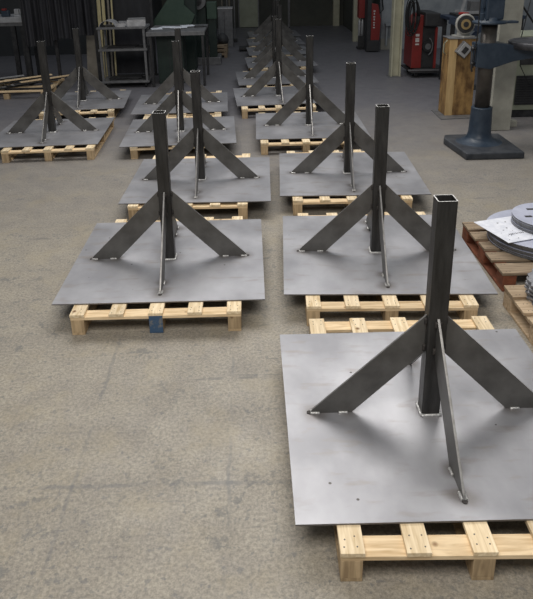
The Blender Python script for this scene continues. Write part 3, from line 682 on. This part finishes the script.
r = thing('worktable', 'dark steel worktable with white papers right of the rolling cart', 'table', (-1.99, 13.12, 0))
MB().box(0, 1.13, 0, 1.35, 1.02, 1.065, 'grey_metal', .005).build('tabletop', r)
for x in (.05, 1.06):
    for y in (.02, 1.28): MB().box(x, x + .05, y, y + .05, 0, 1.02, 'dark_metal', .003).build('leg', r)
MB().box(.0, 1.13, -.004, .0, .99, 1.05, 'grey_metal').build('apron', r)
for i, (x, y, a, w) in enumerate([(-1.86, 13.75, .2, .22), (-1.68, 13.95, -.3, .28), (-1.42, 13.8, .1, .34), (-1.25, 14.0, .35, .26)]):
    o = MB().box(-w / 2, w / 2, -.15, .15, 0, .004, 'paper').box(-w / 2 + .03, w / 2 - .03, -.1, .12, .004, .0045, 'white_sheet').build('paper_sheet', loc=(x, y, 1.066 + .006 * i), rz=a)
    tag(o, ['white paper at the left end of the worktable', 'white paper second from the left on the worktable', 'pale paper near the middle of the worktable', 'pale paper rightmost on the worktable'][i], 'paper', 'papers on the worktable')
tag(MB().box(-.09, .09, -.04, .04, 0, .03, 'dark_metal', .01).cyl((.09, 0, .015), (.16, 0, .015), .012, 'dark_metal', 10).build('hand_tool', loc=(-1.02, 13.85, 1.066)), 'small dark hand tool near the right edge of the worktable', 'tool')
# machines behind and under the table
r = thing('green_machine', 'green machine with a sloping hood behind the worktable', 'machine', (-1.65, 14.9, 0))
MB().box(-.20, .45, 0, .6, 0, .95, 'green_dark', .01).build('body', r)
MB().prism([(-.52, .98), (.10, 1.80), (.27, 1.80), (.27, 1.43), (.49, 1.22), (.37, .98)], 'Y', -.06, .0, 'green', .006).build('hood', r)
MB().box(-.10, .50, .05, .5, .95, 1.9, 'green_dark', .01).build('upper_body', r)
r = thing('dark_cabinet', 'dark green cabinet standing in the shade under the worktable', 'cabinet', (-1.85, 13.5, 0))
MB().box(0, .52, 0, .7, 0, .95, 'green_dark', .01).build('body', r)
MB().box(.24, .25, -.004, 0, .08, .88, 'dark_metal').build('door_gap', r)
r = thing('lathe_machine', 'grey green machine with a round chuck right behind the worktable', 'machine', (-1.0, 15.75, 0))
MB().box(-.5, .32, 0, .7, 0, .18, 'grey_metal', .015).build('bed', r)
MB().box(-.42, .02, .05, .6, .18, 1.3, 'green_dark', .02).build('headstock', r)
MB().box(.04, .26, .0, .4, 1.05, 1.42, 'green', .01).box(.06, .24, .05, .3, .18, 1.05, 'green_dark', .01).build('control_box', r)
b = MB(); b.cyl((-.16, -.03, 1.45), (-.16, .05, 1.45), .19, 'grey_metal', 30, bev=.01).cyl((-.16, -.05, 1.45), (-.16, -.03, 1.45), .10, 'dark_metal', 24).box(-.3, 0, .05, .4, 1.28, 1.75, 'green_dark', .02); b.build('chuck', r)
r = thing('small_pallet', 'dim wooden pallet box with dark bags behind the worktable', 'pallet', (-1.02, 16.9, 0))
for k in range(3): MB().box(0, .46, 0, .9, .06 + k * .09, .12 + k * .09, 'old_x', .004).build('board', r)
for x in (0, .38): MB().box(x, x + .08, -.002, .1, 0, .3, 'old_x', .004).build('block', r)
for i, (x, y, s_) in enumerate([(-.90, 17.12, .12), (-.68, 17.3, .15)]):
    b = MB(); b.lathe([(0, 0), (s_ * .8, .0), (s_, s_ * .5), (s_ * .85, s_ * 1.2), (s_ * .35, s_ * 1.7), (s_ * .15, s_ * 1.8), (0, s_ * 1.8)], 'black', n=14)
    o = b.build('dark_bag', loc=(x, y, .301))
    for v in o.data.vertices: v.co.x *= 1 + random.uniform(-.1, .1); v.co.y *= 1 + random.uniform(-.1, .1)
    tag(o, ['dark bag at the left on the dim pallet box', 'dark bag at the right on the dim pallet box'][i], 'bag')
r = thing('floor_cabinet', 'grey cabinet with a bright top edge at the far end of the aisle', 'cabinet', (-.85, 18.9, 0))
MB().box(0, .40, 0, .5, .0, 1.03, 'grey_metal', .01).build('body', r)
MB().box(-.01, .41, -.01, .51, 1.03, 1.06, 'light_metal', .004).build('top', r)
MB().box(.17, .18, -.006, 0, .1, .95, 'dark_metal').build('door_gap', r)
r = thing('tool_rack', 'dark rack of long bars standing by the far door', 'rack', (-.80, 19.9, 0))
MB().box(0, .45, 0, .3, 0, .08, 'dark_metal', .005).build('foot', r)
for k in range(6): MB().box(.02 + k * .07, .05 + k * .07, .05 + .03 * (k % 3), .10 + .03 * (k % 3), .08, 2.1, ['brown_panel', 'dark_metal', 'grey_metal'][k % 3], .003).build('bar', r)
r = thing('dark_trolley', 'low black trolley beside the dim pallet box in the aisle', 'trolley', (-.28, 17.9, 0))
MB().box(0, .22, 0, .4, .05, .1, 'black', .005).build('deck', r)
for x in (.03, .19):
    for y in (.04, .36): MB().cyl((x - .01, y, .025), (x + .01, y, .025), .025, 'rubber', 12).build('wheel', r)

# leaning boards between the curtain and the cart
spec = [(-3.06, .07, 'yellow_wood', 2.2, 'yellow plank leaning behind the cart, leftmost'), (-2.97, .06, 'yellow_wood', 2.0, 'yellow plank leaning behind the cart, second from left'),
        (-2.87, .035, 'brown_panel', 1.9, 'thin brown plank leaning behind the cart'), (-2.80, .03, 'yellow_wood', 1.8, 'narrow yellow plank leaning behind the cart, rightmost')]
for x, w, m, h, lab in spec:
    tag(MB().beam((x, 13.95, 0.015), (x - .03, 14.35, h), w, .03, m, .002, up=(0, 1, 0)).build('leaning_plank'), lab, 'plank', 'planks leaning behind the cart')
tag(MB().beam((-3.27, 13.9, .015), (-3.27, 14.2, .95), .24, .03, 'brown_panel', .003, up=(0, 1, 0)).build('leaning_board'), 'pale brown panel leaning below the black curtain', 'panel')
tag(MB().beam((-3.0, 14.5, .02), (-2.0, 14.55, .02), .05, .04, 'dark_metal').box(-2.96, -2.09, 14.53, 14.56, .06, 1.0, 'curtain').beam((-3.0, 14.5, .0), (-3.0, 14.5, 2.4), .05, .05, 'dark_metal').beam((-2.05, 14.55, 0), (-2.05, 14.55, 2.4), .05, .05, 'dark_metal').box(-3.0, -2.05, 14.56, 14.60, 1.0, 2.3, 'curtain').build('added_dark_screen'), 'dark screen added to blacken the gap behind the rolling cart', 'screen')  # dark panels added so the view through the cart goes black

# ------------------------------------------------------------------ curtain, bench and steel at the left
r = thing('curtain_rail', 'dark rail and posts carrying the black curtain strips', 'rail', (-3.8, 13.7, 0))
MB().box(-1.2, .75, -.02, .02, 2.6, 2.65, 'dark_metal').build('rail', r)
for x in (-.72, -.12, .70): MB().box(x - .03, x + .03, .06, .12, 0, 2.65, 'dark_metal', .003).build('post', r)
for x in (-.72, -.12, .70): MB().box(x - .03, x + .03, -.02, .20, 0, .03, 'dark_metal', .003).build('foot', r)
for k in range(8):
    x = -4.36 + k * .165; zb = [.80, .84, .80, .90, .94, .92, 1.0, .98][k]; w = .20
    fr = []
    for i in range(13):
        t = i / 12; fr.append((x - w / 2 + w * t, 13.622 + .028 * math.sin(t * PI * 3 + k) + (.03 if k % 2 else -.03)))
    poly = fr + [(a, b_ - .006) for a, b_ in fr[::-1]]
    o = MB().prism(poly, 'Z', zb, 2.6, 'curtain').build('curtain_strip')
    tag(o, 'black hanging curtain strip, %s from the left' % ['first', 'second', 'third', 'fourth', 'fifth', 'sixth', 'seventh', 'eighth'][k], 'curtain strip', 'black curtain strips')
r = thing('heavy_bench', 'heavy pale topped workbench at the upper left corner', 'workbench', (-5.9, 14.02, 0))
MB().box(0, 1.32, 0, .9, 1.23, 1.34, 'light_metal', .008).build('top', r)
MB().box(0, 1.30, .03, .87, 1.16, 1.23, 'grey_metal', .005).build('rail', r)
for x in (.1, 1.0, 1.2):
    for y in (.04, .75): MB().box(x, x + .09, y, y + .09, 0, 1.16, 'dark_metal', .004).build('leg', r)
r = thing('bench_vise', 'small light grey vise standing on the heavy bench', 'vise', (-4.74, 14.15, 1.341))
MB().box(-.07, .07, -.05, .10, 0, .04, 'light_metal', .008).build('base', r)
MB().box(-.06, .03, -.03, .08, .04, .15, 'light_metal', .012).build('body', r)
MB().box(.045, .075, -.03, .08, .05, .14, 'light_metal', .008).cyl((.03, .02, .09), (.12, .02, .09), .012, 'cream', 10).build('jaw', r)
tag(MB().box(-.08, .08, -.06, .06, 0, .12, 'drill_blue', .02).box(-.06, .02, -.05, .05, .12, .16, 'red', .01).build('toolbox', loc=(-5.0, 14.2, 1.341)), 'small blue and red tool case at the left of the heavy bench', 'tool case')

r = thing('long_pallet', 'pale wooden pallet loaded with dark steel strips, far left', 'pallet', (-5.9, 12.30, 0))
for y0 in (0.0, .45, .95, 1.25): MB().box(0, 2.1, y0, y0 + .1, .125, .147, 'pine_x', .002).build('deck_board', r)
for x in (.0, .98, 2.0):
    MB().box(x, x + .1, 0, 1.35, .1, .1245, 'pine_x', .002).build('stringer', r)
    for y0 in (0, .6, 1.25): MB().box(x, x + .1, y0, y0 + .1, 0, .0995, 'block' if x != .98 else 'white_sheet' if y0 == 0 else 'block', .003).build('block', r)
MB().box(1.3, 1.40, 0, .1, 0, .0995, 'block', .003).build('block', r)
cnt = 0
names2 = ['first', 'second', 'third', 'fourth', 'fifth', 'sixth', 'seventh', 'eighth', 'ninth', 'tenth', 'eleventh', 'twelfth',
          'thirteenth', 'fourteenth', 'fifteenth', 'sixteenth', 'seventeenth', 'eighteenth']
tone = ['dark_metal', 'light_metal', 'dark_metal', 'black', 'dark_metal', 'light_metal', 'dark_metal', 'pine_x', 'black',
        'grey_metal', 'dark_metal', 'pine_x', 'black', 'grey_metal', 'dark_metal', 'light_metal', 'black', 'pine_x']
word = {'dark_metal': 'dark steel', 'black': 'black steel', 'light_metal': 'pale steel', 'pine_x': 'light wooden', 'grey_metal': 'grey steel'}
for k in range(18):
    x = -5.50 + k * .095; m = tone[k]; a = -.80 + random.uniform(-.10, .10)
    o = MB().box(-.035, .035, -.62, .62, 0, .020, m, .002).build('flat_strip', loc=(x, 12.98 + random.uniform(-.05, .05), .1475 + .0205 * (k % 6)), rz=a)
    tag(o, '%s strip lying on the far left pallet, %s from the left' % (word[m], names2[k]), 'strip', 'strips on the far left pallet')
